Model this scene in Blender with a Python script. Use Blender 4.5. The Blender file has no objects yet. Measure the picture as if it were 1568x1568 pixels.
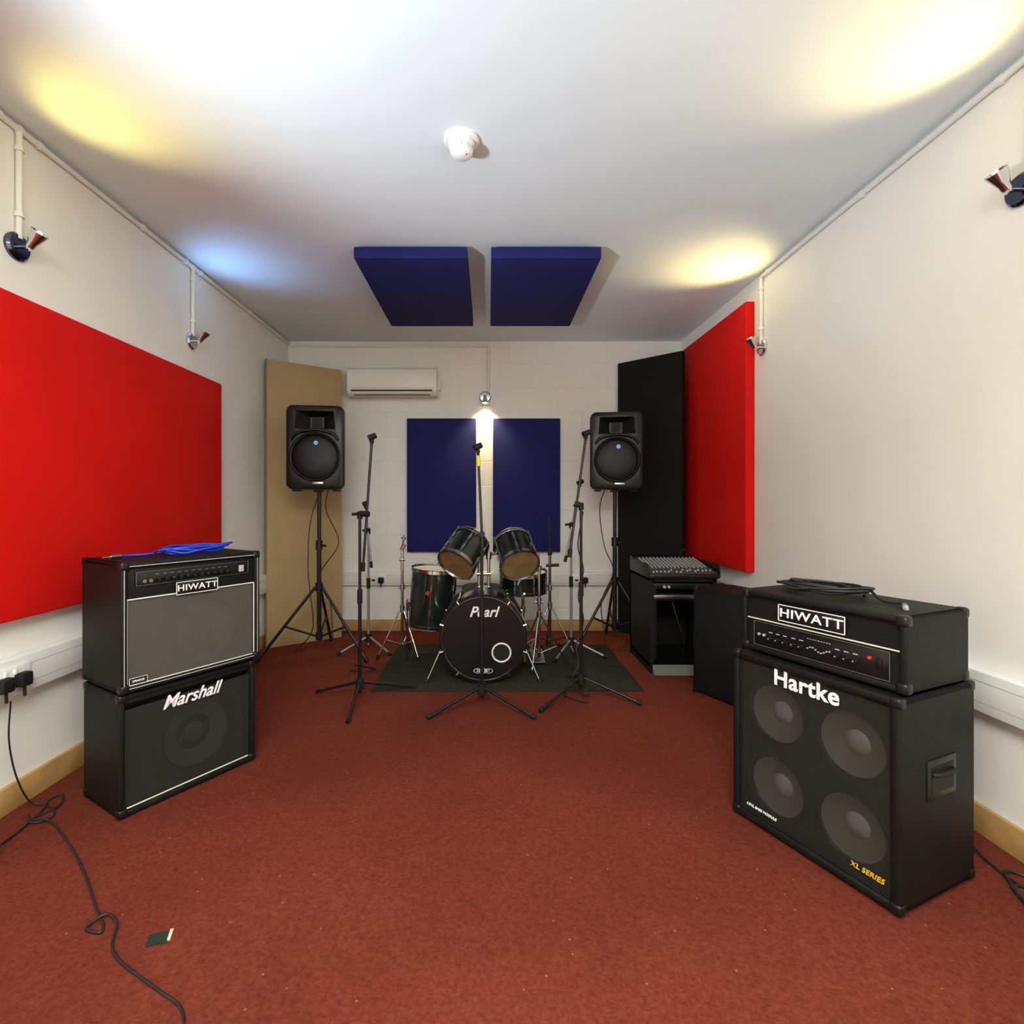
import bpy, bmesh, math, random
from mathutils import Vector, Matrix, Quaternion
random.seed(4)
S=bpy.context.scene
V=Vector
# ------------------------------------------------------------------ materials
def mat(name,col,rough=.5,metal=0.,bump=0.,bscale=200.,var=0.,vscale=6.,emit=None,estr=0.,coat=0.,spec=.5):
    m=bpy.data.materials.new(name); m.use_nodes=True
    nt=m.node_tree; b=nt.nodes['Principled BSDF']
    c=(*col,1)
    b.inputs['Base Color'].default_value=c
    b.inputs['Roughness'].default_value=rough
    b.inputs['Metallic'].default_value=metal
    b.inputs['Specular IOR Level'].default_value=spec
    b.inputs['Coat Weight'].default_value=coat
    tc=nt.nodes.new('ShaderNodeTexCoord')
    if var>0:
        n=nt.nodes.new('ShaderNodeTexNoise'); n.inputs['Scale'].default_value=vscale; n.inputs['Detail'].default_value=6
        nt.links.new(tc.outputs['Object'],n.inputs['Vector'])
        r=nt.nodes.new('ShaderNodeValToRGB')
        r.color_ramp.elements[0].position=.3; r.color_ramp.elements[1].position=.7
        r.color_ramp.elements[0].color=(*[x*(1-var) for x in col],1)
        r.color_ramp.elements[1].color=(*[min(1,x*(1+var)) for x in col],1)
        nt.links.new(n.outputs['Fac'],r.inputs['Fac']); nt.links.new(r.outputs['Color'],b.inputs['Base Color'])
    if bump>0:
        n=nt.nodes.new('ShaderNodeTexNoise'); n.inputs['Scale'].default_value=bscale; n.inputs['Detail'].default_value=3
        nt.links.new(tc.outputs['Object'],n.inputs['Vector'])
        bp=nt.nodes.new('ShaderNodeBump'); bp.inputs['Strength'].default_value=bump; bp.inputs['Distance'].default_value=.004
        nt.links.new(n.outputs['Fac'],bp.inputs['Height']); nt.links.new(bp.outputs['Normal'],b.inputs['Normal'])
    if emit:
        b.inputs['Emission Color'].default_value=(*emit,1); b.inputs['Emission Strength'].default_value=estr
    return m
def cloth(name,col,alpha):
    m=mat(name,col,.8); nt=m.node_tree
    nt.nodes['Principled BSDF'].inputs['Alpha'].default_value=alpha
    return m
M={}
M['wall']=mat('painted_wall',(.86,.845,.785),.6,bump=.15,bscale=60,var=.015,vscale=2)
M['ceil']=mat('painted_ceiling',(.76,.83,.86),.65,bump=.08,bscale=40,var=.01)
M['white']=mat('white_plastic',(.84,.85,.82),.35)
M['pipe']=mat('painted_conduit',(.80,.80,.73),.45)
M['pine']=mat('pine_wood',(.48,.29,.10),.5,var=.2,vscale=9)
M['mdf']=mat('mdf_board',(.42,.30,.145),.75,bump=.1,bscale=150,var=.06,vscale=5)
M['mdfe']=mat('mdf_edge',(.30,.20,.11),.8)
M['red']=mat('red_fabric',(.66,.005,.003),.75,bump=.2,bscale=500,var=.06,vscale=3,spec=.2)
M['blue']=mat('blue_fabric',(.014,.017,.115),.85,bump=.3,bscale=600,var=.1,vscale=4,spec=.2)
M['blackfab']=mat('black_fabric',(.008,.008,.008),.8,bump=.2,bscale=400,spec=.2)
M['tolex']=mat('black_tolex',(.007,.007,.0065),.55,bump=.5,bscale=260,spec=.2)
M['black']=mat('black_plastic',(.007,.007,.007),.35,spec=.35)
M['gloss']=mat('black_gloss',(.006,.007,.008),.25,spec=.35)
M['grill']=mat('black_perforated_grille',(.007,.008,.008),.34,bump=.3,bscale=420,spec=.3)
M['rubber']=mat('black_rubber',(.009,.009,.009),.6,spec=.3)
M['stand']=mat('black_metal',(.012,.012,.013),.34,metal=.3)
M['chrome']=mat('chrome',(.66,.66,.66),.15,metal=1)
M['hoop']=mat('dark_chrome',(.28,.28,.28),.22,metal=1)
M['steel']=mat('brushed_steel',(.42,.42,.41),.3,metal=1)
M['grey']=mat('grey_metal',(.30,.30,.30),.4,metal=.6)
M['cone']=mat('aluminium_cone',(.48,.46,.40),.5,metal=.1)
M['dome']=mat('aluminium_dome',(.95,.93,.88),.4)
M['conegl']=mat('grey_paper_cone',(.30,.30,.28),.7)
M['conedk']=mat('paper_cone',(.22,.217,.20),.7)
M['piping']=mat('white_piping',(.62,.62,.54),.5)
M['logo']=mat('white_logo',(.85,.85,.85),.4)
M['yellow']=mat('yellow_print',(.75,.45,.02),.5)
M['yelltape']=mat('yellow_tape',(.75,.62,.03),.5)
M['greygrille']=cloth('grey_grille_cloth',(.088,.086,.074),.68)
M['blackgrille']=cloth('black_grille_cloth',(.018,.020,.016),.55)
M['meshgrille']=cloth('metal_mesh_grille',(.014,.014,.010),.52)
M['shell']=mat('dark_sparkle_shell',(.007,.014,.0125),.16,coat=.6,var=.5,vscale=250)
M['blackhead']=mat('black_drum_head',(.006,.006,.006),.35,spec=.3)
M['clearhead']=mat('amber_drum_head',(.22,.145,.06),.3,var=.3,vscale=12)
M['skin']=mat('white_drum_head',(.7,.7,.66),.5)
M['mat']=mat('dark_rug',(.028,.031,.022),.95,bump=.5,bscale=300,var=.2,vscale=20,spec=.1)
M['bluecable']=mat('blue_cable',(.01,.05,.55),.4)
M['cable']=mat('black_cable',(.012,.010,.010),.5)
M['led']=mat('blue_led',(.02,.12,.6),.4,emit=(.03,.22,1),estr=.9)
M['redled']=mat('red_switch',(.6,.02,.02),.4,emit=(1,.05,.03),estr=.2)
M['woodgrey']=mat('grey_carpet_lining',(.14,.14,.12),.9,bump=.3)
M['paperg']=mat('dark_green_card',(.012,.028,.018),.5)
M['paperw']=mat('cream_card',(.55,.50,.38),.6)
M['knob']=mat('grey_knob',(.42,.42,.40),.5)
M['mixknob']=mat('mixer_knob',(.24,.245,.23),.5)
M['mixer']=mat('mixer_panel',(.06,.064,.06),.45)
M['ac']=mat('ac_plastic',(.86,.85,.76),.35)
M['dark']=mat('dark_gap',(.05,.05,.045),.7)
def lampmat(n,c,s): return mat(n,(1,1,1),.5,emit=c,estr=s)
# carpet
def carpet():
    m=mat('red_carpet',(.26,.045,.028),.95,spec=.1); nt=m.node_tree; b=nt.nodes['Principled BSDF']
    tc=nt.nodes.new('ShaderNodeTexCoord')
    n=nt.nodes.new('ShaderNodeTexNoise'); n.inputs['Scale'].default_value=90; n.inputs['Detail'].default_value=8; n.inputs['Roughness'].default_value=.7
    n2=nt.nodes.new('ShaderNodeTexNoise'); n2.inputs['Scale'].default_value=1.6; n2.inputs['Detail'].default_value=5
    v=nt.nodes.new('ShaderNodeTexVoronoi'); v.inputs['Scale'].default_value=16
    for q in (n,n2,v): nt.links.new(tc.outputs['Object'],q.inputs['Vector'])
    r=nt.nodes.new('ShaderNodeValToRGB'); r.color_ramp.elements[0].position=.32; r.color_ramp.elements[1].position=.68
    r.color_ramp.elements[0].color=(.098,.016,.009,1); r.color_ramp.elements[1].color=(.190,.042,.024,1)
    nt.links.new(n.outputs['Fac'],r.inputs['Fac'])
    r2=nt.nodes.new('ShaderNodeValToRGB'); r2.color_ramp.elements[0].position=.35; r2.color_ramp.elements[1].position=.6
    r2.color_ramp.elements[0].color=(.84,.82,.82,1); r2.color_ramp.elements[1].color=(1,1,1,1)
    nt.links.new(n2.outputs['Fac'],r2.inputs['Fac'])
    mx=nt.nodes.new('ShaderNodeMix'); mx.data_type='RGBA'; mx.blend_type='MULTIPLY'; mx.inputs['Factor'].default_value=1
    nt.links.new(r.outputs['Color'],mx.inputs['A']); nt.links.new(r2.outputs['Color'],mx.inputs['B'])
    r3=nt.nodes.new('ShaderNodeValToRGB'); r3.color_ramp.elements[0].position=.04; r3.color_ramp.elements[1].position=.06
    r3.color_ramp.elements[0].color=(1,1,1,1); r3.color_ramp.elements[1].color=(0,0,0,1)
    nt.links.new(v.outputs['Distance'],r3.inputs['Fac'])
    mx2=nt.nodes.new('ShaderNodeMix'); mx2.data_type='RGBA'; mx2.inputs['B'].default_value=(.26,.10,.07,1)
    nt.links.new(r3.outputs['Color'],mx2.inputs['Factor']); nt.links.new(mx.outputs['Result'],mx2.inputs['A'])
    nt.links.new(mx2.outputs['Result'],b.inputs['Base Color'])
    bp=nt.nodes.new('ShaderNodeBump'); bp.inputs['Strength'].default_value=.5; bp.inputs['Distance'].default_value=.004
    nt.links.new(n.outputs['Fac'],bp.inputs['Height']); nt.links.new(bp.outputs['Normal'],b.inputs['Normal'])
    return m
M['carpet']=carpet()
def blockwall():
    m=mat('painted_blockwork',(.86,.85,.81),.6); nt=m.node_tree; b=nt.nodes['Principled BSDF']
    tc=nt.nodes.new('ShaderNodeTexCoord'); mp=nt.nodes.new('ShaderNodeMapping'); mp.inputs['Rotation'].default_value=(math.pi/2,0,0)
    br=nt.nodes.new('ShaderNodeTexBrick'); br.inputs['Scale'].default_value=1; br.inputs['Brick Width'].default_value=.44; br.inputs['Row Height'].default_value=.22
    br.inputs['Mortar Size'].default_value=.006; br.inputs['Mortar Smooth'].default_value=.6
    br.inputs['Color1'].default_value=(1,1,1,1); br.inputs['Color2'].default_value=(1,1,1,1); br.inputs['Mortar'].default_value=(0,0,0,1)
    nt.links.new(tc.outputs['Object'],mp.inputs['Vector']); nt.links.new(mp.outputs['Vector'],br.inputs['Vector'])
    bp=nt.nodes.new('ShaderNodeBump'); bp.inputs['Strength'].default_value=.4; bp.inputs['Distance'].default_value=.005
    nt.links.new(br.outputs['Color'],bp.inputs['Height']); nt.links.new(bp.outputs['Normal'],b.inputs['Normal'])
    return m
M['block']=blockwall()
# ------------------------------------------------------------------ helpers
def link(o,parent=None):
    S.collection.objects.link(o)
    if parent is not None: o.parent=parent
    return o
def G(name,loc=(0,0,0),rz=0.):
    e=bpy.data.objects.new(name,None); e.location=loc; e.rotation_euler=(0,0,rz); e.empty_display_size=.1
    return link(e)
def fin(bm,name,m,parent,mtx=None,smooth=True):
    bmesh.ops.recalc_face_normals(bm,faces=bm.faces[:])
    me=bpy.data.meshes.new(name); bm.to_mesh(me); bm.free()
    me.materials.append(M[m] if isinstance(m,str) else m)
    if smooth:
        me.polygons.foreach_set('use_smooth',[True]*len(me.polygons))
        try: me.set_sharp_from_angle(angle=math.radians(35))
        except Exception: pass
    o=bpy.data.objects.new(name,me); link(o,parent)
    if mtx is not None: o.matrix_local=mtx
    return o
def box(parent,name,c,s,m,bev=0.,rot=(0,0,0),seg=2):
    bm=bmesh.new(); bmesh.ops.create_cube(bm,size=1)
    bmesh.ops.scale(bm,vec=V(s),verts=bm.verts)
    if bev>0: bmesh.ops.bevel(bm,geom=bm.edges[:],offset=bev,segments=seg,profile=.5,affect='EDGES')
    R=Matrix.Rotation(rot[2],4,'Z')@Matrix.Rotation(rot[1],4,'Y')@Matrix.Rotation(rot[0],4,'X')
    return fin(bm,name,m,parent,Matrix.Translation(V(c))@R)
def align(p,d):
    q=V((0,0,1)).rotation_difference(V(d).normalized())
    return Matrix.Translation(V(p))@q.to_matrix().to_4x4()
def addcyl(bm,p1,p2,r1,r2=None,seg=16):
    p1=V(p1);p2=V(p2); r2=r1 if r2 is None else r2
    L=(p2-p1).length
    bmesh.ops.create_cone(bm,cap_ends=True,segments=seg,radius1=r1,radius2=r2,depth=L,matrix=align((p1+p2)/2,p2-p1))
def cyl(parent,name,p1,p2,r,m,r2=None,seg=20):
    bm=bmesh.new(); addcyl(bm,p1,p2,r,r2,seg); return fin(bm,name,m,parent)
def cyls(parent,name,lst,m,seg=12):
    bm=bmesh.new()
    for a in lst: addcyl(bm,a[0],a[1],a[2],a[3] if len(a)>3 else None,seg)
    return fin(bm,name,m,parent)
def boxes(parent,name,lst,m,bev=0):
    bm=bmesh.new()
    for c,s in lst:
        r=bmesh.ops.create_cube(bm,size=1,matrix=Matrix.Translation(V(c))@Matrix.Diagonal((*s,1)))
    return fin(bm,name,m,parent,smooth=False)
def lathe(parent,name,prof,m,mtx=None,seg=40):
    bm=bmesh.new(); rings=[]
    for r,z in prof:
        if r<1e-6: rings.append([bm.verts.new((0,0,z))])
        else: rings.append([bm.verts.new((r*math.cos(2*math.pi*i/seg),r*math.sin(2*math.pi*i/seg),z)) for i in range(seg)])
    for a,b in zip(rings,rings[1:]):
        for i in range(seg):
            j=(i+1)%seg
            if len(a)==1 and len(b)==1: continue
            if len(a)==1: bm.faces.new((a[0],b[i],b[j]))
            elif len(b)==1: bm.faces.new((a[i],a[j],b[0]))
            else: bm.faces.new((a[i],a[j],b[j],b[i]))
    return fin(bm,name,m,parent,mtx)
def torus(parent,name,R,r,m,mtx=None,seg=48):
    prof=[(R+r*math.cos(a),r*math.sin(a)) for a in [2*math.pi*k/10 for k in range(11)]]
    return lathe(parent,name,prof,m,mtx,seg)
def smoothpts(pts,n=8):
    P=[V(p) for p in pts]; P=[P[0]*2-P[1]]+P+[P[-1]*2-P[-2]]; out=[]
    for i in range(1,len(P)-2):
        a,b,c,d=P[i-1:i+3]
        for k in range(n):
            t=k/n
            out.append(.5*((2*b)+(c-a)*t+(2*a-5*b+4*c-d)*t*t+(3*b-a-3*c+d)*t**3))
    out.append(P[-2]); return out
def tube(parent,name,pts,r,m,smooth=True,n=8):
    if smooth: pts=smoothpts(pts,n)
    cu=bpy.data.curves.new(name,'CURVE'); cu.dimensions='3D'; cu.bevel_depth=r; cu.bevel_resolution=2; cu.use_fill_caps=True
    sp=cu.splines.new('POLY'); sp.points.add(len(pts)-1)
    for i,p in enumerate(pts): sp.points[i].co=(*p,1)
    return conv(cu,name,m,parent)
def conv(cu,name,m,parent,mtx=None):
    t=bpy.data.objects.new('tmp',cu); S.collection.objects.link(t)
    dg=bpy.context.evaluated_depsgraph_get(); me=bpy.data.meshes.new_from_object(t.evaluated_get(dg))
    bpy.data.objects.remove(t); bpy.data.curves.remove(cu)
    me.materials.clear(); me.materials.append(M[m])
    o=bpy.data.objects.new(name,me); link(o,parent)
    if mtx is not None: o.matrix_local=mtx
    return o
def text(parent,name,s,size,loc,m='logo',shear=0,bold=0.,rot=None,ext=.0015,sx=1.,spacing=1.):
    cu=bpy.data.curves.new(name,'FONT'); cu.body=s; cu.size=size; cu.align_x='CENTER'; cu.align_y='CENTER'
    cu.extrude=ext; cu.shear=shear; cu.offset=bold; cu.space_character=spacing
    R=Matrix.Rotation(math.pi/2,4,'X') if rot is None else rot
    return conv(cu,name,m,parent,Matrix.Translation(V(loc))@R@Matrix.Diagonal((sx,1,1,1)))
def cut(o,cutter):
    md=o.modifiers.new('b','BOOLEAN'); md.operation='DIFFERENCE'; md.object=cutter; md.solver='EXACT'
    bpy.context.view_layer.update()
    dg=bpy.context.evaluated_depsgraph_get(); me=bpy.data.meshes.new_from_object(o.evaluated_get(dg))
    o.modifiers.clear(); o.data=me; bpy.data.objects.remove(cutter)
    try: me.set_sharp_from_angle(angle=math.radians(35))
    except Exception: pass
def prism(parent,name,prof,x0,x1,m,mtx=None,bev=0):
    # profile in (y,z), extruded in x
    bm=bmesh.new()
    a=[bm.verts.new((x0,y,z)) for y,z in prof]; b=[bm.verts.new((x1,y,z)) for y,z in prof]
    n=len(prof); bm.faces.new(a); bm.faces.new(b[::-1])
    for i in range(n):
        j=(i+1)%n; bm.faces.new((a[i],a[j],b[j],b[i]))
    if bev: bmesh.ops.bevel(bm,geom=bm.edges[:],offset=bev,segments=2,profile=.5,affect='EDGES')
    return fin(bm,name,m,parent,mtx)
# ------------------------------------------------------------------ room
XL,XR,YB,YF,H=-1.80,1.73,4.70,-2.0,2.60
def slab(name,c,s,m): return box(None,name,c,s,m)
slab('floor',((XL+XR)/2,(YB+YF)/2,-.05),(XR-XL+.4,YB-YF+.4,.1),'carpet')
slab('ceiling',((XL+XR)/2,(YB+YF)/2,H+.05),(XR-XL+.4,YB-YF+.4,.1),'ceil')
slab('wall_left',(XL-.05,(YB+YF)/2,H/2),(.1,YB-YF,H),'wall')
slab('wall_right',(XR+.05,(YB+YF)/2,H/2),(.1,YB-YF,H),'wall')
slab('wall_back',((XL+XR)/2,YB+.05,H/2),(XR-XL+.2,.1,H),'block')
slab('wall_front',((XL+XR)/2,YF-.05,H/2),(XR-XL+.2,.1,H),'wall')
bh=.10
box(None,'baseboard_left',(XL+.009,(YB+YF)/2,bh/2),(.018,YB-YF,bh),'pine',.003)
box(None,'baseboard_right',(XR-.009,(YB+YF)/2,bh/2),(.018,YB-YF,bh),'pine',.003)
box(None,'baseboard_back',((XL+XR)/2,YB-.009,bh/2),(XR-XL-.037,.018,bh),'pine',.003)
# dado trunking
def trunk(name,c,s,axis):
    o=G(name,c)
    box(o,'body',(0,0,0),s,'white',.006)
    if axis=='y':
        sg=1 if c[0]<0 else -1
        for z in (-.035,.035): box(o,'lid_groove',(sg*s[0]/2,0,z),(.001,s[1]-.01,.002),'knob')
    else:
        for z in (-.035,.035): box(o,'lid_groove',(0,-s[1]/2,z),(s[0]-.01,.001,.002),'knob')
zt=.51
trunk('trim_1',(XL+.026,(YB+YF)/2,zt),(.05,YB-YF-.12,.14),'y')
trunk('trim_2',(XR-.026,(YB+YF)/2,zt),(.05,YB-YF-.12,.14),'y')
trunk('trim_3',((XL+XR)/2,YB-.022,.47),(XR-XL-.02,.04,.12),'x')
# sockets
def socket(loc,rz,plugs=1,w=.146):
    g=G('power_socket',loc,rz)
    box(g,'plate',(0,-.005,0),(w,.010,.086),'white',.003)
    for k in range(2): box(g,'switch_%d'%(k+1),(-.02+.04*k,-.012,.025),(.012,.006,.02),'white',.001)
    box(g,'pin_slots',(-.035,-.0105,-.01),(.03,.001,.02),'dark')
    for k in range(plugs):
        x=.037-.074*k
        box(g,'plug_%d'%(k+1),(x,-.026,-.008),(.05,.034,.052),'rubber',.008)
        cyl(g,'plug_flex_%d'%(k+1),(x,-.028,-.034),(x,-.03,-.07),.005,'rubber')
    return g
socket((XL+.052,1.90,zt),math.pi/2,2,.17)
socket((-.99,YB-.043,.47),0,1)
socket((.82,YB-.043,.47),0,1)
# conduits
def conduit(runs,saddles):
    g=G('electrical_conduit')
    for i,(a,b) in enumerate(runs): cyl(g,'pipe_%d'%(i+1),a,b,.011,'pipe')
    for i,(p,d) in enumerate(saddles):
        d=V(d); cyl(g,'saddle_%d'%(i+1),V(p)-d*.008,V(p)+d*.008,.0165,'pipe')
xa=XL+.013; xb=XR-.013; yb=YB-.013
conduit([((xa,YF,2.575),(xa,yb,2.575)),((xa,1.99,2.575),(xa,1.99,2.16)),((xa,3.16,2.575),(xa,3.16,2.16))],
 [((xa,y,2.575),(0,1,0)) for y in (.6,1.3,1.9,2.08,2.7,3.08,3.24,3.9,4.5)]+[((xa,1.99,z),(0,0,1)) for z in (2.5,2.25)]+[((xa,3.16,z),(0,0,1)) for z in (2.5,2.25)]
 +[((xa,1.99,2.575),(1,0,0)),((xa,3.16,2.575),(1,0,0))])
conduit([((xa,yb,2.555),(0,yb,2.555)),((0,yb,2.555),(0,yb,2.14))],[((x,yb,2.555),(1,0,0)) for x in (-1.2,-.6,-.06)]+[((0,yb,z),(0,0,1)) for z in (2.5,2.2)])
conduit([((xb,YF,2.572),(xb,3.29,2.572)),((xb,3.29,2.572),(xb,3.29,2.15)),((xb,1.66,2.572),(xb,1.66,2.2))],
 [((xb,y,2.572),(0,1,0)) for y in (1.0,1.58,1.75,2.4,3.2)]+[((xb,3.29,z),(0,0,1)) for z in (2.5,2.25)])
# ------------------------------------------------------------------ acoustic panels
def panel(name,loc,size,m,rz=0,bev=.008,trim=None):
    g=box(None,name,loc,size,m,bev,(0,0,rz),3); return g
panel('red_acoustic_panel',(XL+.026,2.23,1.325),(.05,2.40,1.21),'red')
panel('red_acoustic_panel',(XR-.031,3.965,1.58),(.06,1.15,1.76),'red')
panel('blue_acoustic_panel',(-.418,YB-.026,1.306),(.617,.05,1.19),'blue')
panel('blue_acoustic_panel',(.340,YB-.026,1.306),(.60,.05,1.19),'blue')
def cpanel(x0,x1):
    g=G('blue_ceiling_acoustic_panel',((x0+x1)/2,3.47,2.545))
    box(g,'fabric_panel',(0,0,0),(x1-x0,1.13,.065),'blue',.006)
    for a in (-.2,.2):
        for b in (-.4,.4): cyl(g,'hanger',(a,b,.03),(a,b,.055),.012,'white')
cpanel(-.75,-.118); cpanel(.015,.628)
# right corner black panel, floor to near ceiling
a=V((1.15,4.655)); b=V((1.575,4.25)); d=b-a; ang=math.atan2(d.y,d.x); nrm=V((-d.y,d.x)).normalized()
cc=(a+b)/2+nrm*.03
panel('black_bass_trap_panel',(cc.x,cc.y,1.195),(d.length,.06,2.39),'blackfab',ang)
a=V((-1.745,4.12)); b=V((-1.255,4.47)); d=b-a; ang=math.atan2(d.y,d.x); nrm=V((-d.y,d.x)).normalized()
cc=(a+b)/2+nrm*.022
g=G('mdf_corner_panel',(cc.x,cc.y,1.143),ang)
box(g,'board',(0,0,0),(d.length,.04,2.285),'mdf',.003)
box(g,'edge_strip',(-d.length/2-.004,.0,0),(.008,.042,2.285),'mdfe')
# ------------------------------------------------------------------ air conditioner
g=G('air_conditioner',(-.835,YB,2.2))
pr=[(-.001,-.105),(-.12,-.125),(-.165,-.118),(-.19,-.09),(-.20,-.04),(-.20,.06),(-.19,.10),(-.165,.12),(-.001,.125)]
prism(g,'casing',pr,-.385,.385,'ac',bev=.004)
box(g,'outlet_slot',(0,-.196,-.082),(.70,.012,.010),'dark',rot=(-.3,0,0))
box(g,'louvre_flap',(0,-.190,-.100),(.68,.006,.022),'ac',rot=(-.9,0,0))
box(g,'outlet_slot_lower',(0,-.172,-.117),(.66,.008,.006),'dark')
box(g,'panel_seam',(0,-.2,-.058),(.75,.003,.002),'knob')
cyl(g,'indicator',(.30,-.198,-.07),(.30,-.204,-.07),.003,'knob')
cyl(g,'pipe_cover',(.39,-.05,-.05),(.39,-.05,.05),.025,'ac')
# ------------------------------------------------------------------ smoke detector
g=G('smoke_detector',(-.107,2.08,H))
lathe(g,'base',[(0,0),(.068,0),(.070,-.010),(.064,-.016),(.0,-.016)],'white')
lathe(g,'body',[(0,-.016),(.050,-.016),(.052,-.030),(.040,-.034),(.040,-.048),(.044,-.052),(.042,-.060),(.028,-.070),(.0,-.072)],'white')
for k in range(12):
    t=2*math.pi*k/12; cyl(g,'vent_fin_%d'%(k+1),(.043*math.cos(t),.043*math.sin(t),-.032),(.043*math.cos(t),.043*math.sin(t),-.052),.002,'white',seg=6)
cyl(g,'led',(0.02,-.02,-.069),(0.02,-.02,-.073),.003,'redled')
# ------------------------------------------------------------------ wall spotlights
def spot(loc,rz,hd,col,en,ang=110,blend=1.,estr=12,platem='chrome',rad=.03,extra=None):
    g=G('wall_spotlight',loc,rz)
    lathe(g,'wall_plate',[(0,0),(.052,0),(.052,.010),(.044,.018),(0,.020)],platem,align((0,0,0),(0,-1,0)))
    cyl(g,'stem',(0,-.018,0),(0,-.05,0),.007,'chrome')
    cyl(g,'knuckle',(0,-.05,-.012),(0,-.05,.012),.012,'chrome')
    h=(Matrix.Rotation(-rz,3,'Z')@V(hd)).normalized()
    p=V((0,-.052,0))
    mt=align(p,h)
    lathe(g,'lamp_head',[(0,0),(.015,0),(.017,.02),(.022,.034),(.030,.064),(.031,.068),(.028,.068),(.021,.038),(0,.036)],'chrome',mt)
    lathe(g,'lamp_lens',[(0,.058),(.0265,.060)],lampmat('lamp_glow',col,estr),mt)
    l=bpy.data.lights.new('bulb','SPOT'); l.energy=en; l.color=col; l.spot_size=math.radians(ang); l.spot_blend=blend; l.shadow_soft_size=rad
    o=bpy.data.objects.new('bulb',l); link(o,g)
    q=V((0,0,-1)).rotation_difference(h); o.matrix_local=Matrix.Translation(p+h*.085)@q.to_matrix().to_4x4()
    return g
WARM=(1,.74,.30); YEL=(1,.80,.20); BLU=(.25,.52,1); COOL=(.74,.88,1)
PI2=math.pi/2
M['plate']=mat('dark_tinted_chrome',(.10,.12,.18),.15,metal=1)
spot((XL,1.99,2.13),PI2,(.50,-.06,.60),YEL,13,ang=80,platem='plate')
spot((XL,3.16,2.13),PI2,(.40,.0,.62),BLU,9,ang=110)
spot((XR,3.29,2.13),-PI2,(-.42,-.15,.7),WARM,24,ang=90)
spot((XR,1.69,2.17),-PI2,(-.46,-.06,.55),WARM,19,ang=88,platem='plate')
spot((0-.03,YB,2.10),0,(0.,-.12,-1),(1,.76,.36),42,ang=115)
# unseen lights put in behind the viewpoint
spot((XL,.35,1.10),PI2,(1.62,1.35,1.45),COOL,300,ang=66,rad=.09)  # unseen source of the cool ceiling pool; this low wall fixture is invented
spot((XR,-.2,2.13),-PI2,(-1.7,1.0,.5),(1,.93,.8),40,ang=90,rad=.05)  # added out-of-view spot, extra uplight for the room
def fill_strip(x,y,en,col):  # unseen ceiling batten, added as general fill light
    g=G('added_fill_strip',(x,y,H))
    box(g,'housing',(0,0,-.025),(1.2,.12,.05),'white',.01)
    box(g,'diffuser',(0,0,-.058),(1.16,.10,.02),lampmat('fill_strip_glow',col,3),.008)
    l=bpy.data.lights.new('tube','AREA'); l.shape='RECTANGLE'; l.size=1.16; l.size_y=.12; l.energy=en; l.color=col
    o=bpy.data.objects.new('tube',l); link(o,g); o.location=(0,0,-.075)
fill_strip(-.1,-.9,108,(1,1,.93))
fill_strip(-.1,.15,46,(1,1,.93))
# ------------------------------------------------------------------ guitar / bass amplification
def corners(g,w,d,z0,z1,y0=0):
    k=0
    for x in (-w/2,w/2):
        for y in (y0,y0+d):
            for z in (z0,z1):
                k+=1
                box(g,'corner_%d'%k,(x-math.copysign(.014,x),y+(.014 if y==y0 else -.014),z+(.014 if z==z0 else -.014)),(.034,.034,.034),'black',.010,seg=3)
def frame(g,w,d,h,z0,t=.02,rec=.012,m='tolex',bev=.006):
    box(g,'top_board',(0,d/2,z0+h-t/2),(w,d,t),m,bev,seg=3); box(g,'bottom_board',(0,d/2,z0+t/2),(w,d,t),m,bev,seg=3)
    box(g,'side_left',(-w/2+t/2,d/2,z0+h/2),(t,d,h),m,bev,seg=3); box(g,'side_right',(w/2-t/2,d/2,z0+h/2),(t,d,h),m,bev,seg=3)
    box(g,'back_board',(0,d-.012,z0+h/2),(w-t,.016,h-t),m)
def pipingrect(g,name,x0,x1,z0,z1,y,r=.0025,m='piping'):
    cyls(g,name,[((x0,y,z0),(x1,y,z0),r),((x0,y,z1),(x1,y,z1),r),((x0,y,z0),(x0,y,z1),r),((x1,y,z0),(x1,y,z1),r)],m,8)
def spk(g,name,x,z,y,r,mc='conedk',md='conedk'):
    mt=align((x,y,z),(0,-1,0))
    lathe(g,name+'_surround',[(r*.88,0),(r*.94,.008),(r,.008),(r*1.08,.003),(r*1.08,-.002)],'black',mt)
    lathe(g,name+'_cone',[(r*.90,.0),(r*.34,-.035*r/.13)],mc,mt)
    lathe(g,name+'_dome',[(r*.34,-.035*r/.13),(r*.24,-.018*r/.13),(0,-.008*r/.13)],md,mt)
# --- left stack, lower: practice combo
RL=math.radians(57.5)
g=G('guitar_combo_amplifier',(-1.19,2.115,0),RL)
w,d,h=.54,.30,.445
frame(g,w,d,h,.008)
for i,(x,y) in enumerate([(-.22,.05),(.22,.05),(-.22,.25),(.22,.25)]): cyl(g,'foot_%d'%i,(x,y,0),(x,y,.01),.018,'rubber')
box(g,'baffle',(0,.07,.23),(w-.04,.01,h-.04),'blackfab')
spk(g,'speaker',.03,.205,.036,.145,'conedk','conedk')
box(g,'grille',(0,.016,.215),(w-.045,.003,h-.09),'blackgrille')
box(g,'top_rail',(0,.018,.425),(w-.04,.02,.02),'tolex',.003)
cyls(g,'piping',[((-.25,.012,.032),(.25,.012,.032),.003)],'piping',8)
text(g,'badge','Marshall',.072,(-.005,.010,.375),shear=.42,bold=.0008,sx=.94)
corners(g,w,d,.008,.453)
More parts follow.
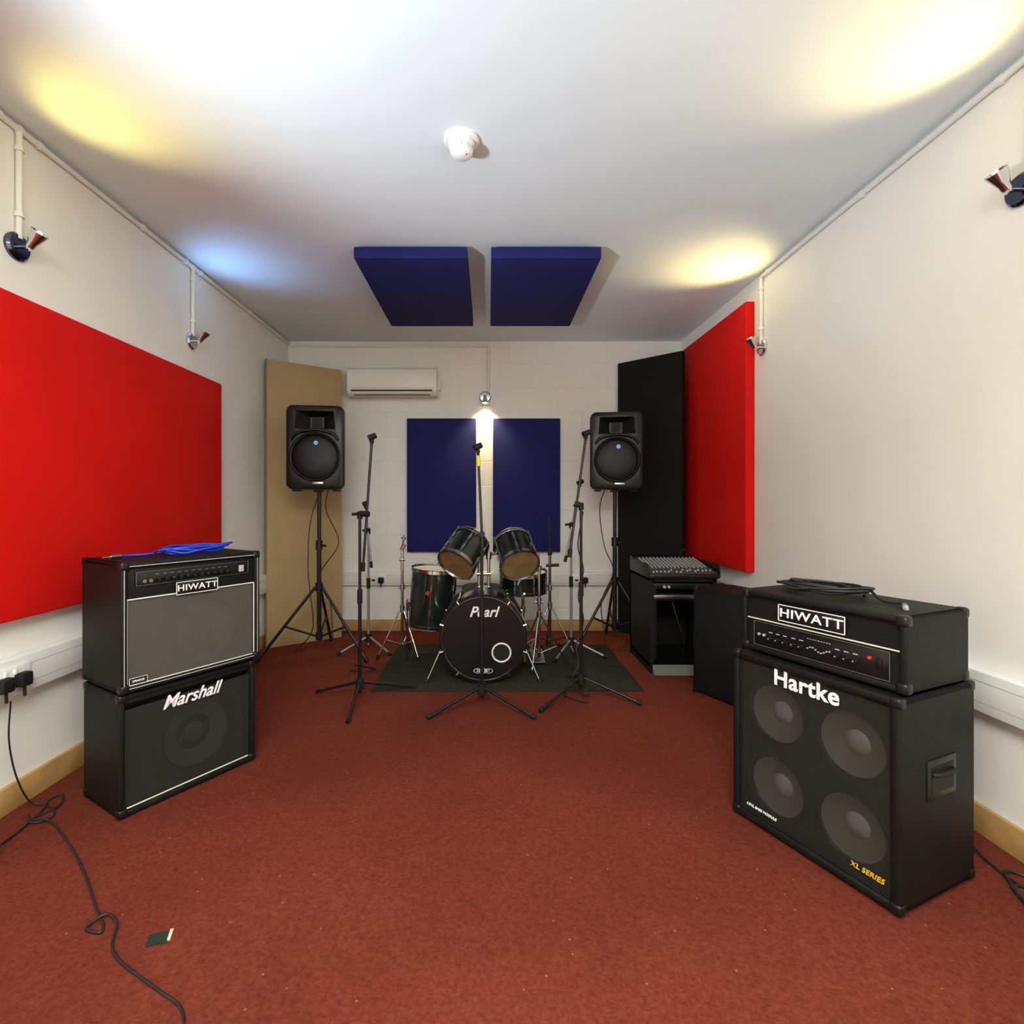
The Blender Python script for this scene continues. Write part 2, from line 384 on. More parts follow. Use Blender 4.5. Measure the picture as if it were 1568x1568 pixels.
# --- left stack, upper
g=G('guitar_combo_amplifier',(-1.172,2.108,.455),RL)
w,d,h=.55,.33,.475
frame(g,w,d,h,.008,t=.022)
for i,(x,y) in enumerate([(-.22,.05),(.22,.05),(-.22,.28),(.22,.28)]): cyl(g,'foot_%d'%i,(x,y,0),(x,y,.01),.018,'rubber')
box(g,'control_fascia',(0,.022,.405),(w-.04,.016,.115),'tolex',.002)
box(g,'control_panel',(0,.012,.418),(w-.10,.010,.052),'black',.001)
pipingrect(g,'panel_outline',-.222,.222,.393,.444,.0065,.0008,'steel')
bm=bmesh.new()
for k in range(11):
    x=-.15+k*.027; addcyl(bm,(x,.008,.410),(x,-.008,.410),.0085,.0065,14)
fin(bm,'control_knobs','gloss',g)
bm=bmesh.new()
for k in range(11):
    x=-.15+k*.027; addcyl(bm,(x,-.006,.414),(x,-.009,.414),.0022,None,6)
    bmesh.ops.create_cube(bm,size=1,matrix=Matrix.Translation((x,.0065,.430))@Matrix.Diagonal((.014,.001,.003,1)))
for k in range(2): addcyl(bm,(-.195+.022*k,.008,.408),(-.195+.022*k,.003,.408),.007,None,12)
fin(bm,'knob_markings','steel',g)
box(g,'power_switch',(.19,.006,.415),(.022,.008,.028),'knob',.002)
box(g,'baffle',(0,.10,.20),(w-.04,.01,.34),'blackfab')
spk(g,'speaker',.05,.165,.034,.135,'conegl','conegl')
box(g,'grille',(0,.016,.187),(w-.055,.003,.318),'greygrille')
pipingrect(g,'grille_piping',-.252,.252,.030,.345,.010,.003)
box(g,'badge_plate',(0,.004,.364),(.165,.006,.050),'black',.001)
pipingrect(g,'badge_outline',-.082,.082,.340,.388,.0008,.0014,'logo')
text(g,'badge_text','HIWATT',.034,(0,.0005,.364),bold=.0003,sx=1.15,spacing=1.08)
box(g,'corner_badge',(-.215,.008,.045),(.062,.004,.026),'black'); pipingrect(g,'corner_badge_outline',-.245,-.185,.033,.057,.006,.0009,'logo')
text(g,'corner_badge_text','SPEAKER',.011,(-.215,.0055,.045))
corners(g,w,d,.008,.483)
pipingrect(g,'edge_piping',-.264,.264,.022,.468,.001,.0016,'piping')
def coil(name,c,rx,ry,turns,m,r=.004,rz=0.,tail=None,jit=.015,dz=.0016,lift=.008):
    pts=[]; n=14
    for k in range(int(turns*n)+1):
        t=2*math.pi*k/n; f=1+random.uniform(-jit,jit)*6
        x=rx*f*math.cos(t)+.018*math.sin(k*.13); y=ry*f*math.sin(t)+.016*math.cos(k*.19)
        pts.append((c[0]+x*math.cos(rz)-y*math.sin(rz),c[1]+x*math.sin(rz)+y*math.cos(rz),c[2]+r+dz*k/n+lift*abs(math.sin(k*.37))))
    g=G(name)
    if tail:
        pts=pts+[V(t) for t in tail]
    tube(g,'cable',pts,r,m,n=4)
    if tail:
        e=V(pts[-1]); dd=(e-V(pts[-2])).normalized()
        cyl(g,'jack_sleeve',e,e+dd*.04,.008,'steel'); cyl(g,'jack_tip',e+dd*.04,e+dd*.07,.003,'chrome')
    return g
TZ=.9395
g=coil('blue_instrument_cable',(-1.25,2.22,TZ),.13,.07,4,'bluecable',.0042,RL,
   tail=[(-1.36,2.12,TZ+.010),(-1.42,2.06,TZ+.009),(-1.43,2.03,TZ+.009)],lift=.024,dz=.002)
# --- right stack: bass cabinet
RR=math.radians(-66)
g=G('bass_speaker_cabinet',(1.0225,1.694,0),RR)
w,d,h=.555,.385,.60
frame(g,w,d,h,.012,t=.025,bev=.008)
for i,(x,y) in enumerate([(-.22,.05),(.22,.05),(-.22,.33),(.22,.33)]): cyl(g,'foot_%d'%i,(x,y,0),(x,y,.014),.02,'rubber')
box(g,'baffle',(0,.075,.31),(w-.04,.01,h-.04),'blackfab')
for i,(x,z) in enumerate([(-.125,.165),(.125,.165),(-.125,.42),(.125,.42)]):
    spk(g,'speaker_%d'%(i+1),x,z,.040,.108,'cone','dome')
box(g,'mesh_grille',(0,.016,.312),(w-.055,.003,h-.055),'meshgrille')
pipingrect(g,'grille_rim',-.25,.25,.04,.585,.013,.004,'black')
text(g,'badge','Hartke',.076,(-.005,.010,.555),bold=.0016,sx=.98,spacing=1.06)
text(g,'model_print','XL SERIES',.022,(.185,.010,.075),'yellow',shear=.2)
text(g,'left_print','4.5XL BASS MODULE',.013,(-.165,.010,.065),'logo',shear=.1)
corners(g,w,d,.012,.612)
box(g,'side_handle_plate',(w/2+.001,.20,.36),(.006,.15,.115),'black',.004)
box(g,'side_handle_recess',(w/2+.004,.20,.36),(.003,.11,.075),'rubber')
tube(g,'side_handle_grip',[(w/2+.004,.15,.375),(w/2+.016,.165,.378),(w/2+.018,.20,.378),(w/2+.016,.235,.378),(w/2+.004,.25,.375)],.007,'rubber')
# --- head
g=G('bass_amplifier_head',(1.0475,1.692,.615),RR)
w,d,h=.54,.32,.215
frame(g,w,d,h,.008,t=.02,bev=.007)
for i,(x,y) in enumerate([(-.2,.05),(.2,.05),(-.2,.27),(.2,.27)]): cyl(g,'foot_%d'%i,(x,y,0),(x,y,.012),.018,'rubber')
box(g,'fascia',(0,.024,.115),(w-.036,.016,h-.03),'tolex')
box(g,'control_panel',(0,.013,.072),(.44,.008,.082),'gloss',.001)
pipingrect(g,'panel_outline',-.222,.222,.030,.114,.009,.0007,'grey')
for nm,z in (('piping_mid',.122),('piping_low',.020)): cyls(g,nm,[((-.25,.012,z),(.25,.012,z),.0025)],'piping',8)
pipingrect(g,'edge_piping',-.258,.258,.018,.208,.004,.002,'piping')
box(g,'badge_plate',(-.01,.008,.163),(.225,.008,.058),'black',.001)
pipingrect(g,'badge_outline',-.121,.101,.136,.190,.003,.0016,'logo')
text(g,'badge_text','HIWATT',.042,(-.01,.003,.163),bold=.0004,sx=1.25,spacing=1.08)
bm=bmesh.new()
for x in (-.155,-.128,-.101,-.07,-.043,.075,.102,.129): addcyl(bm,(x,.010,.062),(x,-.004,.062),.0085,.007,14)
fin(bm,'control_knobs','black',g)
bm=bmesh.new()
for k in range(9):
    x=-.02+k*.009; bmesh.ops.create_cube(bm,size=1,matrix=Matrix.Translation((x,.0075,.065+.006*math.sin(k)))@Matrix.Diagonal((.0035,.006,.004,1)))
    bmesh.ops.create_cube(bm,size=1,matrix=Matrix.Translation((x,.0085,.096))@Matrix.Diagonal((.005,.001,.002,1)))
for x in (-.155,-.128,-.101,-.07,-.043,.075,.102,.129):
    bmesh.ops.create_cube(bm,size=1,matrix=Matrix.Translation((x,.0085,.084))@Matrix.Diagonal((.014,.001,.003,1)))
    addcyl(bm,(x,-.003,.064),(x,-.0055,.064),.002,None,8)
for x in (-.20,-.18): addcyl(bm,(x,.010,.070),(x,.004,.070),.005,None,10)
fin(bm,'graphic_eq_and_print','knob',g)
box(g,'power_switch',(.195,.008,.075),(.018,.008,.028),'black',.002)
cyl(g,'pilot_light',(.17,.010,.085),(.17,.004,.085),.005,'redled')
corners(g,w,d,.008,.223)
# black lead on top
coil('coiled_instrument_cable',(1.17,1.83,.839),.125,.075,5,'cable',.0045,RR+.25,tail=[(1.25,1.66,.846),(1.27,1.60,.847),(1.25,1.57,.847)],lift=.02,dz=.003)
# --- small black cab behind
g=G('monitor_speaker',(1.345,3.02,0),math.radians(-62))
w,d,h=.40,.26,.64
box(g,'cabinet',(0,d/2,h/2+.006),(w,d,h-.006),'tolex',.008)
box(g,'grille',(0,-.002,h/2),(w-.05,.006,h-.06),'blackfab',.002)
corners(g,w,d,.003,h+.003)
# ------------------------------------------------------------------ rack case + mixer
g=G('equipment_rack_case',(1.315,3.52,0),0)
w,d,h=.44,.52,.64
t=.02
boxes(g,'case_shell',[((-w/2+t/2,d/2,h/2),(t,d,h)),((w/2-t/2,d/2,h/2),(t,d,h)),((0,d/2,h-t/2),(w,d,t)),((0,d/2,.05),(w,d,t)),((0,d-t/2,h/2),(w,t,h))],'tolex')
prism(g,'plinth_slope',[(-.05,.004),(.0,.06),(.30,.06),(.30,.004)],-w/2+.01,w/2-.01,'woodgrey')
boxes(g,'rack_rails',[((-w/2+.032,.02,h/2+.02),(.02,.003,h-.14)),((w/2-.032,.02,h/2+.02),(.02,.003,h-.14))],'black')
box(g,'power_amplifier',(0,.16,.51),(w-.05,.28,.045),'black',.002)
box(g,'power_amplifier_fascia',(0,.012,.515),(w-.045,.006,.022),'steel',.001)
box(g,'top_unit',(0,.14,.585),(w-.05,.24,.04),'black',.002)
for k,x in enumerate((-.13,-.10,.10,.13)): cyl(g,'amp_knob_%d'%k,(x,.01,.585),(x,-.006,.585),.009,'knob')
cyls(g,'edge_trim',[((-w/2,0,.04),(-w/2,0,h),.004),((w/2,0,.04),(w/2,0,h),.004),((-w/2,0,h),(w/2,0,h),.004)],'rubber',8)
tube(g,'loose_cable',[(-.05,.10,.49),(-.02,.06,.35),(.03,.08,.2),(.05,.15,.08)],.005,'cable')
g=G('mixing_desk',(1.315,3.50,.642),0)
prism(g,'chassis',[(0,.0),(0,.030),(.40,.10),(.48,.115),(.48,0)],-.235,.235,'black',bev=.004)
sl=math.atan2(.07,.40)
box(g,'top_panel',(0,.205,.0665),(.45,.39,.003),'mixer',rot=(sl,0,0))
bm=bmesh.new(); bm2=bmesh.new()
for i in range(16):
    for j in range(9):
        x=-.20+i*.0265; y=.14+j*.028; z=.0305+y*math.tan(sl)
        addcyl(bm,(x,y,z),(x,y,z+.014),.0065,.0052,8)
    x=-.20+i*.0265; y=.05+random.uniform(-.02,.03); z=.031+y*math.tan(sl)
    bmesh.ops.create_cube(bm2,size=1,matrix=Matrix.Translation((x,y,z+.006))@Matrix.Diagonal((.008,.014,.010,1)))
fin(bm,'rotary_knobs','mixknob',g); fin(bm2,'faders','knob',g)
box(g,'end_cheek_left',(-.238,.235,.05),(.008,.46,.09),'black',.002); box(g,'end_cheek_right',(.238,.235,.05),(.008,.46,.09),'black',.002)
tube(g,'patch_cable',[(.12,.42,.11),(.13,.40,.16),(.17,.39,.14),(.22,.42,.11)],.004,'cable')
# ------------------------------------------------------------------ PA speakers on stands
def pa(loc,rz,feet,fr=.40,zb=1.245):
    g=G('pa_speaker_on_stand',(loc[0],loc[1],0))
    cyl(g,'outer_tube',(0,0,.12),(0,0,.84),.0175,'stand'); cyl(g,'inner_tube',(0,0,.84),(0,0,zb+.02),.0145,'stand')
    cyl(g,'height_clutch',(0,0,.80),(0,0,.87),.026,'stand'); cyl(g,'clutch_knob',(0,0,.83),(.055,-.02,.83),.009,'rubber')
    cyl(g,'upper_collar',(0,0,.49),(0,0,.55),.028,'stand'); cyl(g,'lower_collar',(0,0,.13),(0,0,.18),.026,'stand')
    for k,a in enumerate(feet):
        a=math.radians(a); c=V((math.cos(a),math.sin(a),0))
        top=c*.028+V((0,0,.52)); ft=c*fr+V((0,0,.02))
        cyl(g,'leg_%d'%(k+1),top,ft,.011,'stand',seg=12)
        mid=top.lerp(ft,.55); cyl(g,'brace_%d'%(k+1),c*.026+V((0,0,.155)),mid,.008,'stand',seg=10)
        cyl(g,'foot_%d'%(k+1),ft+(ft-top).normalized()*-.01,ft+(ft-top).normalized()*.018,.015,'rubber')
    R=Matrix.Rotation(rz,4,'Z')
    e=bpy.data.objects.new('speaker_cabinet',None); link(e,g); e.matrix_local=Matrix.Translation((0,0,zb))@R
    W,Hh,D=.405,.61,.34; y0=-.17
    # rounded-rectangle sections lofted front to back
    def rr(sx,sz,cz,y,rad,n=8):
        out=[]
        for qx,qz,a0 in ((1,-1,-90),(1,1,0),(-1,1,90),(-1,-1,180)):
            for i in range(n+1):
                a=math.radians(a0+90*i/n)
                out.append((qx*(sx/2-rad)+rad*math.cos(a),y,cz+qz*(sz/2-rad)+rad*math.sin(a)))
        return out
    secs=[rr(W-.030,Hh-.030,Hh/2,y0,.035),rr(W-.010,Hh-.010,Hh/2,y0+.006,.045),rr(W,Hh,Hh/2,y0+.020,.050),rr(W,Hh,Hh/2,y0+.075,.050),
          rr(W*.80,Hh*.94,Hh/2,y0+.24,.045),rr(W*.66,Hh*.88,Hh/2,y0+D-.012,.040),rr(W*.60,Hh*.84,Hh/2,y0+D,.035)]
    bm=bmesh.new(); rings=[[bm.verts.new(p) for p in s] for s in secs]
    bm.faces.new(rings[0]); bm.faces.new(rings[-1][::-1])
    for a,b in zip(rings,rings[1:]):
        for i in range(len(a)):
            j=(i+1)%len(a); bm.faces.new((a[i],a[j],b[j],b[i]))
    body=fin(bm,'moulded_shell','black',None)
    bm=bmesh.new(); o=[(-.160,.432),(.160,.432),(.150,.575),(-.150,.575)]; i_=[(-.05,.455),(.05,.455),(.05,.535),(-.05,.535)]
    a=[bm.verts.new((x,y0-.02,z)) for x,z in o]; b=[bm.verts.new((x,y0+.09,z)) for x,z in i_]
    bm.faces.new(a); bm.faces.new(b[::-1])
    for i in range(4): bm.faces.new((a[i],a[(i+1)%4],b[(i+1)%4],b[i]))
    c=fin(bm,'c','black',None); cut(body,c)
    bm=bmesh.new(); addcyl(bm,(0,y0-.02,.235),(0,y0+.035,.235),.176,None,64); c=fin(bm,'c','black',None); cut(body,c)
    body.parent=e
    box(e,'horn_throat',(0,y0+.088,.495),(.07,.01,.07),'rubber')
    lathe(e,'woofer_bezel',[(.178,.0),(.178,.010),(.168,.016),(.160,.012),(.158,-.015)],'black',align((0,y0,.235),(0,-1,0)),64)
    lathe(e,'woofer_grille',[(.160,-.020),(.155,-.008),(.13,.002),(.09,.008),(.045,.011),(0,.012)],'grill',align((0,y0,.235),(0,-1,0)),64)
    tube(e,'brow_ridge',[(-.165,y0-.004,.36),(-.12,y0-.012,.405),(0,y0-.016,.430),(.12,y0-.012,.405),(.165,y0-.004,.36)],.011,'black')
    cyl(e,'emblem_light',(0.01,y0-.006,.335),(0.01,y0-.018,.335),.011,'led'); torus(e,'emblem_ring',.014,.003,'steel',align((0.01,y0-.016,.335),(0,-1,0)))
    box(e,'name_badge',(.02,y0-.004,.048),(.075,.004,.016),'steel',.001)
    box(e,'pole_cup',(0,0,-.004),(.07,.07,.02),'stand',.004)
    for k,s_ in enumerate((-1,1)): box(e,'base_foot_%d'%(k+1),(s_*.14,-.08,-.003),(.05,.10,.014),'rubber',.004)
    return g
ga=pa((-1.27,3.92),math.radians(8),(203,-22,95),.42)
tube(ga,'speaker_lead',[(.03,.16,1.30),(.02,.10,1.1),(.14,.02,.85),(.02,-.03,.62),(.10,-.05,.4),(.15,-.1,.1),(.3,-.1,.02)],.004,'cable')
tube(ga,'mains_lead',[(-.03,.16,1.30),(-.1,.10,1.0),(-.09,.02,.7),(-.06,-.03,.5),(-.05,.0,.2),(-.2,.05,.02)],.004,'cable')
gb=pa((1.02,4.22),math.radians(-8),(205,-35,88),.37,1.25)
tube(gb,'speaker_lead',[(-.03,.16,1.30),(-.10,.10,1.1),(-.08,.02,.8),(-.02,-.03,.6),(-.12,-.05,.35),(-.1,-.1,.05),(-.2,-.2,.02)],.004,'cable')
# ------------------------------------------------------------------ stage rug
RT=.010
box(None,'rug',(.115,3.70,.005),(1.67,1.02,.010),'mat',.003)
# ------------------------------------------------------------------ microphone stands
def mic(loc,feet,pole,top,bot,bm_r=.0075,holder=True,m='stand',fz=0.,tape=False,hubz=.11,cl=None):
    g=G('microphone_stand',(loc[0],loc[1],fz))
    for k,(x,y) in enumerate(feet):
        p=V((x,y,0)); u=p.normalized()
        a=u*.02+V((0,0,hubz)); b=p+V((0,0,.014))
        cyl(g,'leg_%d'%(k+1),a,b,.0085,m,seg=12); cyl(g,'foot_%d'%(k+1),b-(b-a).normalized()*.02,b+(b-a).normalized()*.01,.012,'rubber',seg=12)
    cyl(g,'hub',(0,0,hubz-.035),(0,0,hubz+.025),.024,'rubber')
    cyl(g,'base_tube',(0,0,.05),(0,0,pole*.55),.0105,m); cyl(g,'upper_tube',(0,0,pole*.55),(0,0,pole),.0085,m)
    cyl(g,'height_grip',(0,0,pole*.55-.03),(0,0,pole*.55+.05),.015,'rubber')
    t=V(top);b=V(bot); dd=(t-b).normalized()
    c=b+dd*max(0,(V((0,0,pole))-b).dot(dd))
    cyl(g,'boom_clutch',V((0,0,pole))-V((0,0,.03)),V((0,0,pole))+V((0,0,.012)),.016,'rubber')
    cyl(g,'boom_pivot',V((0,0,pole)),c+(c-V((0,0,pole))).normalized()*.012 if (c-V((0,0,pole))).length>1e-3 else V((0,-.02,pole)),.017,'rubber')
    cyl(g,'pivot_knob',V((.0,0,pole)),V((-.045,.0,pole-.004)),.009,'rubber')
    cyl(g,'boom_arm',b,t,bm_r,m); cyl(g,'boom_grip',b,b+dd*.05,.012,'rubber')
    if holder:
        cyl(g,'clip_adapter',t,t+dd*.03,.009,'rubber')
        o=t+dd*.045
        mt=align(o,(V((1,.3,.5))))
        lathe(g,'mic_clip',[(.017,-.022),(.019,-.022),(.016,.025),(.013,.025),(.017,-.022)],'rubber',mt,20)
        cyl(g,'clip_knuckle',t+dd*.02+V((-.012,0,0)),t+dd*.02+V((.012,0,0)),.009,'rubber')
    if tape: cyl(g,'colour_tape',t-dd*.07,t-dd*.01,bm_r+.004,'yelltape')
    return g
g1=mic((-.746,3.03),[(-.285,.13),(.29,.20),(.012,-.30)],1.09,(.068,.0,1.49),(.025,-.03,.76))
g2=mic((-.037,2.95),[(-.28,-.17),(.28,-.17),(0,.25)],.975,(-.022,.04,1.43),(.004,-.03,.90),tape=True)
g3=mic((.553,3.12),[(-.265,-.25),(.31,-.15),(-.02,.30)],1.14,(.035,.05,1.53),(-.075,-.03,.83))
tube(g3,'wound_cable',[(.012,0,1.1),(-.02,-.01,.9),(.016,.012,.75),(-.018,-.01,.6),(.016,.01,.45),(-.03,-.02,.3),(-.02,-.04,.2),(-.06,-.05,.12),(.0,-.05,.03),(.05,-.03,.02)],.004,'cable')
g4=mic((.62,3.92),[(-.15,-.2),(.24,-.1),(-.05,.24)],.98,(.06,0,1.25),(-.05,-.03,.70),m='grey',fz=RT)
g5=mic((-.93,4.05),[(-.2,-.12),(.19,-.12),(0,.24)],.94,(-.02,0,1.10),(.03,-.03,.65),m='grey')
# ------------------------------------------------------------------ drum kit
kit=G('drum_kit',(0,0,RT))
def drum(name,pb,pt,r,mb,mtp,lugs=6,hoop='hoop',hr=.006,shell='shell'):
    pb=V(pb);pt=V(pt);L=(pt-pb).length; mt=align(pb,pt-pb)
    lathe(kit,name+'_shell',[(r*.985,.006),(r,.008),(r,L-.008),(r*.985,L-.006)],shell,mt,64)
    for nm,z,mm,s in ((name+'_bottom_head',0.0,mb,-1),(name+'_top_head',L,mtp,1)):
        lathe(kit,nm,[(0,z+s*.001),(r*.97,z+s*.001),(r*1.0,z-s*.006)],mm,mt,64)
    for nm,z,s in (('_bottom_hoop',0,-1),('_top_hoop',L,1)):
        lathe(kit,name+nm,[(r*1.0,z-s*.012),(r+.007,z-s*.014),(r+.009,z-s*.012),(r+.006,z+s*.010),(r+.008,z+s*.013),(r+.003,z+s*.013),(r*.985,z+s*.002)],hoop,mt,64)
    bm=bmesh.new()
    for k in range(lugs):
        a=2*math.pi*(k+.5)/lugs; c=V((math.cos(a),math.sin(a),0))
        addcyl(bm,c*(r+.010)+V((0,0,-.012)),c*(r+.010)+V((0,0,L+.012)),.0028,None,8)
        for z in (L*.28,L*.72): addcyl(bm,c*(r+.007)+V((0,0,z-.020)),c*(r+.007)+V((0,0,z+.020)),.008,None,10)
        for z in (-.014,L+.014): addcyl(bm,c*(r+.010)+V((0,0,z-.005)),c*(r+.010)+V((0,0,z+.005)),.006,None,6)
    fin(bm,name+'_lugs','steel',kit,mt)
    return mt
KX,KZ=-.033,.285
kr=.265
lathe(kit,'bass_drum_shell',[(kr,.02),(kr,.42)],'shell',align((KX,3.31,KZ),(0,1,0)),72)
for nm,y in (('front',3.315),('rear',3.725)):
    s=-1 if nm=='front' else 1
    lathe(kit,'bass_drum_%s_hoop'%nm,[(kr-.004,-.020),(kr+.014,-.020),(kr+.015,.020),(kr-.004,.020),(kr-.004,-.020)],'gloss',align((KX,y,KZ),(0,1,0)),72)
    torus(kit,'bass_drum_%s_rim'%nm,kr-.003,.003,'hoop',align((KX,y+s*.019,KZ),(0,1,0)),72)
    lathe(kit,'bass_drum_%s_head'%nm,[(0,0),(kr-.004,0)],'blackhead',align((KX,y+s*.010,KZ),(0,1,0)),72)
bm=bmesh.new()
for k in range(10):
    a=2*math.pi*(k+.5)/10; c=V((math.cos(a),0,math.sin(a))); o=V((KX,0,KZ))
    addcyl(bm,o+c*(kr+.017)+V((0,3.30,0)),o+c*(kr+.017)+V((0,3.42,0)),.004,None,8)
    addcyl(bm,o+c*(kr+.017)+V((0,3.62,0)),o+c*(kr+.017)+V((0,3.74,0)),.004,None,8)
    addcyl(bm,o+c*(kr+.010)+V((0,3.41,0)),o+c*(kr+.010)+V((0,3.63,0)),.008,None,8)
    for y in (3.297,3.73): addcyl(bm,o+c*(kr+.000)+V((0,y,0)),o+c*(kr+.022)+V((0,y,0)),.007,None,8)
fin(bm,'bass_drum_claws_and_lugs','chrome',kit)
text(kit,'bass_drum_logo','Pearl',.092,(KX+.0,3.302,KZ+.165),shear=.35,bold=.0016,sx=.95)
torus(kit,'bass_drum_port_ring',.058,.0055,'logo',align((KX+.115,3.303,KZ-.09),(0,-1,0)))
lathe(kit,'bass_drum_port_hole',[(0,0),(.052,0)],'rubber',align((KX+.115,3.3035,KZ-.09),(0,-1,0)))
for k in range(3):
    mt=align((KX-.035+.035*k,3.303,KZ-.205),(0,-1,0))@Matrix.Diagonal((1.25,.75,1,1)); torus(kit,'bass_drum_crest_%d'%(k+1),.019,.0022,'piping',mt)
text(kit,'bass_drum_crest_text','EXPORT',.022,(KX,3.302,KZ-.205),bold=.0003)
for s in (-1,1):
    cyl(kit,'bass_drum_spur_%d'%(1 if s<0 else 2),(KX+s*.255,3.42,KZ-.05),(KX+s*.36,3.33,.006),.006,'hoop'); cyl(kit,'spur_bracket_%d'%(1 if s<0 else 2),(KX+s*.255,3.42,KZ-.08),(KX+s*.27,3.42,KZ-.01),.018,'chrome')
    cyl(kit,'spur_tip_%d'%(1 if s<0 else 2),(KX+s*.355,3.334,.016),(KX+s*.364,3.326,.0),.011,'rubber')
# toms
drum('rack_tom_left',(-.212,3.43,.740),(-.118,3.57,.875),.126,'clearhead','skin')
drum('rack_tom_right',(.205,3.43,.735),(.165,3.60,.862),.126,'clearhead','skin')
cyls(kit,'tom_holder_posts',[((KX-.03,3.54,.54),(KX-.03,3.54,.80),.011),((KX+.035,3.54,.54),(KX+.035,3.54,.80),.011),((KX-.03,3.54,.79),(-.10,3.50,.815),.009),((KX+.035,3.54,.79),(.10,3.50,.81),.009)],'chrome',14)
cyls(kit,'tom_holder_clamps',[((KX-.03,3.54,.76),(KX-.03,3.54,.81),.019),((KX+.035,3.54,.76),(KX+.035,3.54,.81),.019),((KX-.045,3.54,.66),(KX+.05,3.54,.66),.016),((KX+.002,3.54,.545),(KX+.002,3.54,.575),.05)],'steel',16)
# floor tom
drum('floor_tom',(-.425,3.87,.25),(-.395,3.86,.65),.166,'clearhead','skin',6)
for k,a in enumerate((200,320,80)):
    a=math.radians(a); c=V((math.cos(a),math.sin(a),0)); o=V((-.41,3.865,0))
    cyl(kit,'floor_tom_leg_%d'%(k+1),o+c*.192+V((0,0,.44)),o+c*.195+V((0,0,.01)),.0055,'hoop',seg=10); cyl(kit,'floor_tom_foot_%d'%(k+1),o+c*.195+V((0,0,.0)),o+c*.195+V((0,0,.03)),.012,'rubber',seg=10)
    cyl(kit,'floor_tom_bracket_%d'%(k+1),o+c*.187+V((0,0,.36)),o+c*.187+V((0,0,.42)),.014,'hoop',seg=10)
torus(kit,'floor_tom_badge',.010,.004,'redled',align((-.43,3.698,.50),(0,-1,0)),20)
# snare + stand
drum('snare_drum',(.255,3.86,.50),(.255,3.85,.63),.170,'clearhead','skin',8)
def tripod(name,x,y,h,r,a0,m='chrome',z1=None,tube_r=.011):
    L=[((x,y,.06),(x,y,h),tube_r)]
    for k in range(3):
        a=math.radians(a0+120*k); c=V((math.cos(a),math.sin(a),0)); o=V((x,y,0))
        L.append((o+c*.02+V((0,0,.34 if h>.5 else .26)),o+c*r+V((0,0,.012)),.006)); L.append((o+c*.01+V((0,0,.09)),o+c*r*.62+V((0,0,.13)),.005))
    cyls(kit,name,L,m)
    cyls(kit,name+'_feet',[(V((x,y,0))+V((math.cos(math.radians(a0+120*k)),math.sin(math.radians(a0+120*k)),0))*r+V((0,0,.0)),V((x,y,0))+V((math.cos(math.radians(a0+120*k)),math.sin(math.radians(a0+120*k)),0))*r+V((0,0,.03)),.012) for k in range(3)],'rubber')
    cyls(kit,name+'_collars',[((x,y,.33),(x,y,.38),.018)]+([((x,y,h*.62),(x,y,h*.62+.04),.017),((x-.03,y,h*.64),(x+.03,y,h*.64),.007)] if h>.5 else []),'steel')
tripod('snare_stand',.255,3.86,.46,.2,30,'hoop')
cyls(kit,'snare_basket',[((.255,3.86,.46),(.255+.18*math.cos(t),3.86+.18*math.sin(t),.50),.007) for t in (.5,2.6,4.7)],'chrome')
tripod('cymbal_stand_left',-.64,3.88,.80,.18,200)
cyls(kit,'cymbal_stand_left_top',[((-.64,3.88,.80),(-.625,3.87,.90),.006),((-.645,3.88,.79),(-.625,3.88,.83),.016),((-.66,3.88,.72),(-.62,3.88,.72),.012),((-.629,3.87,.87),(-.627,3.87,.885),.018)],'steel')
tripod('cymbal_stand_right',.47,4.0,.76,.20,210,'hoop')
cyls(kit,'cymbal_stand_right_top',[((.47,4.0,.76),(.462,4.0,1.03),.005),((.47,4.0,.74),(.47,4.0,.79),.017),((.44,4.0,.66),(.54,4.0,.665),.012),((.462,4.0,.9),(.462,4.0,.93),.009)],'stand')
tripod('hi_hat_stand',.355,3.66,.70,.20,250)
cyls(kit,'hi_hat_rod',[((.355,3.66,.70),(.355,3.66,.80),.004),((.355,3.66,.66),(.355,3.66,.70),.017)],'steel')
box(kit,'hi_hat_pedal',(.355,3.78,.035),(.09,.24,.012),'steel',.003,(.12,0,0))
box(kit,'kick_pedal',(KX,3.86,.045),(.09,.24,.012),'steel',.003,(.12,0,0))
cyls(kit,'kick_beater',[((KX,3.78,.06),(KX,3.775,.28),.005),((KX,3.80,.28),(KX,3.75,.28),.025)],'steel')
lathe(kit,'throne_seat',[(0,0),(.14,0),(.155,.02),(.155,.05),(.14,.07),(0,.075)],'tolex',Matrix.Translation((-.05,4.0,.44)))
tripod('throne_base',-.05,4.0,.44,.19,90)
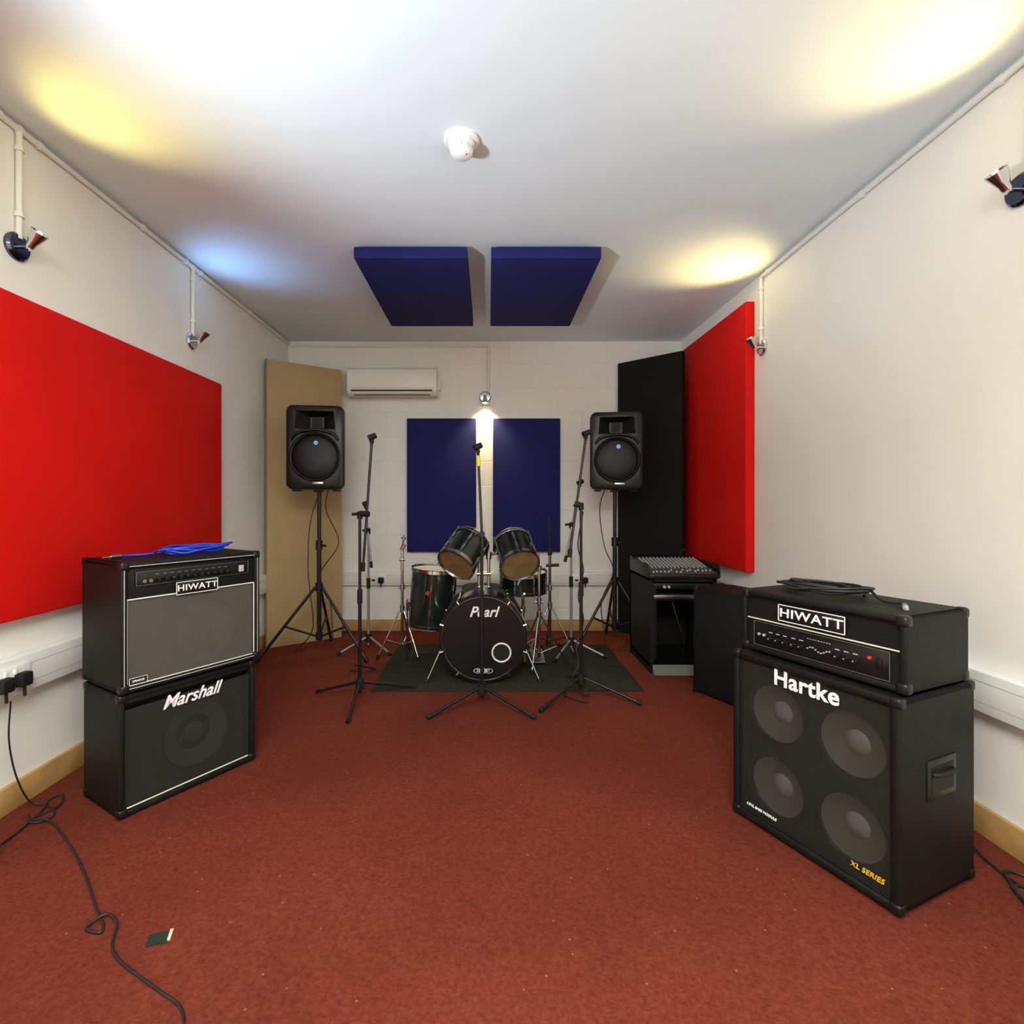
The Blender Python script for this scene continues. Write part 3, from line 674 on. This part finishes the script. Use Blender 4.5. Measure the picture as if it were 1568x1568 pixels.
# ------------------------------------------------------------------ floor cables
def cable(name,pts,r=.0045,plug=False):
    g=G(name); tube(g,'flex',pts,r,'cable')
    if plug:
        e=V(pts[0]); box(g,'plug',(e.x,e.y,.022),(.05,.05,.04),'rubber',.010)
z=.0055
cable('power_cable',[(-1.62,1.68,.022),(-1.645,1.83,z),(-1.67,1.96,z),(-1.70,2.02,z),(-1.68,2.06,z),(-1.63,1.98,z),(-1.66,1.90,z),(-1.58,1.88,.012),(-1.50,1.83,z),(-1.34,1.70,z),(-1.22,1.59,z),(-1.12,1.49,z),(-1.055,1.43,z),(-1.04,1.40,z),(-1.085,1.41,.010),(-1.06,1.45,.016),(-1.01,1.42,.012),(-.98,1.36,z),(-.92,1.31,z),(-.79,1.24,z),(-.70,1.19,z),(-.66,1.12,z),(-.63,1.0,z)],.0036,True)
cable('power_cable',[(-1.71,1.87,.445),(-1.725,1.88,.30),(-1.735,1.92,.15),(-1.73,1.97,.03),(-1.69,1.99,z),(-1.62,1.95,z),(-1.60,1.90,z),(-1.64,1.87,.012),(-1.70,1.93,z)],.003)
cable('power_cable',[(1.56,1.56,.012),(1.55,1.50,z),(1.58,1.46,z),(1.63,1.50,z),(1.60,1.57,z),(1.55,1.53,.012),(1.53,1.42,z),(1.56,1.36,z),(1.62,1.40,z),(1.60,1.5,z)])
cable('power_cable',[(1.60,1.75,.03),(1.60,1.66,z),(1.60,1.57,z),(1.65,1.52,z),(1.66,1.60,z),(1.60,1.62,.012),(1.54,1.50,.012),(1.50,1.44,z)],.0045)
cable('microphone_cable',[(.57,3.0,.006),(.50,3.05,.006),(.45,3.12,.006),(.47,3.15,.006)])
cable('microphone_cable',[(-.95,3.70,z),(-.85,3.65,z),(-.78,3.60,z),(-.86,3.55,z),(-.95,3.58,z)])
g=G('folded_card',(-.875,1.385,0),math.radians(18))
box(g,'card_dark',(0,0,.002),(.05,.04,.003),'paperg'); box(g,'card_edge',(.027,.004,.0022),(.008,.038,.0034),'paperw')
# ------------------------------------------------------------------ camera
cam=bpy.data.cameras.new('camera'); co=bpy.data.objects.new('camera',cam); S.collection.objects.link(co)
co.location=(0,0,1.16); co.rotation_euler=(math.pi/2,0,0)
cam.sensor_width=36; cam.lens=18.37; cam.shift_x=.023; cam.shift_y=-.0102; cam.clip_start=.02
S.camera=co
w=bpy.data.worlds.new('World'); S.world=w; w.use_nodes=True
w.node_tree.nodes['Background'].inputs[0].default_value=(.5,.5,.5,1); w.node_tree.nodes['Background'].inputs[1].default_value=.3
S.view_settings.view_transform='Standard'; S.view_settings.look='None'; S.view_settings.exposure=0.1; S.view_settings.gamma=1
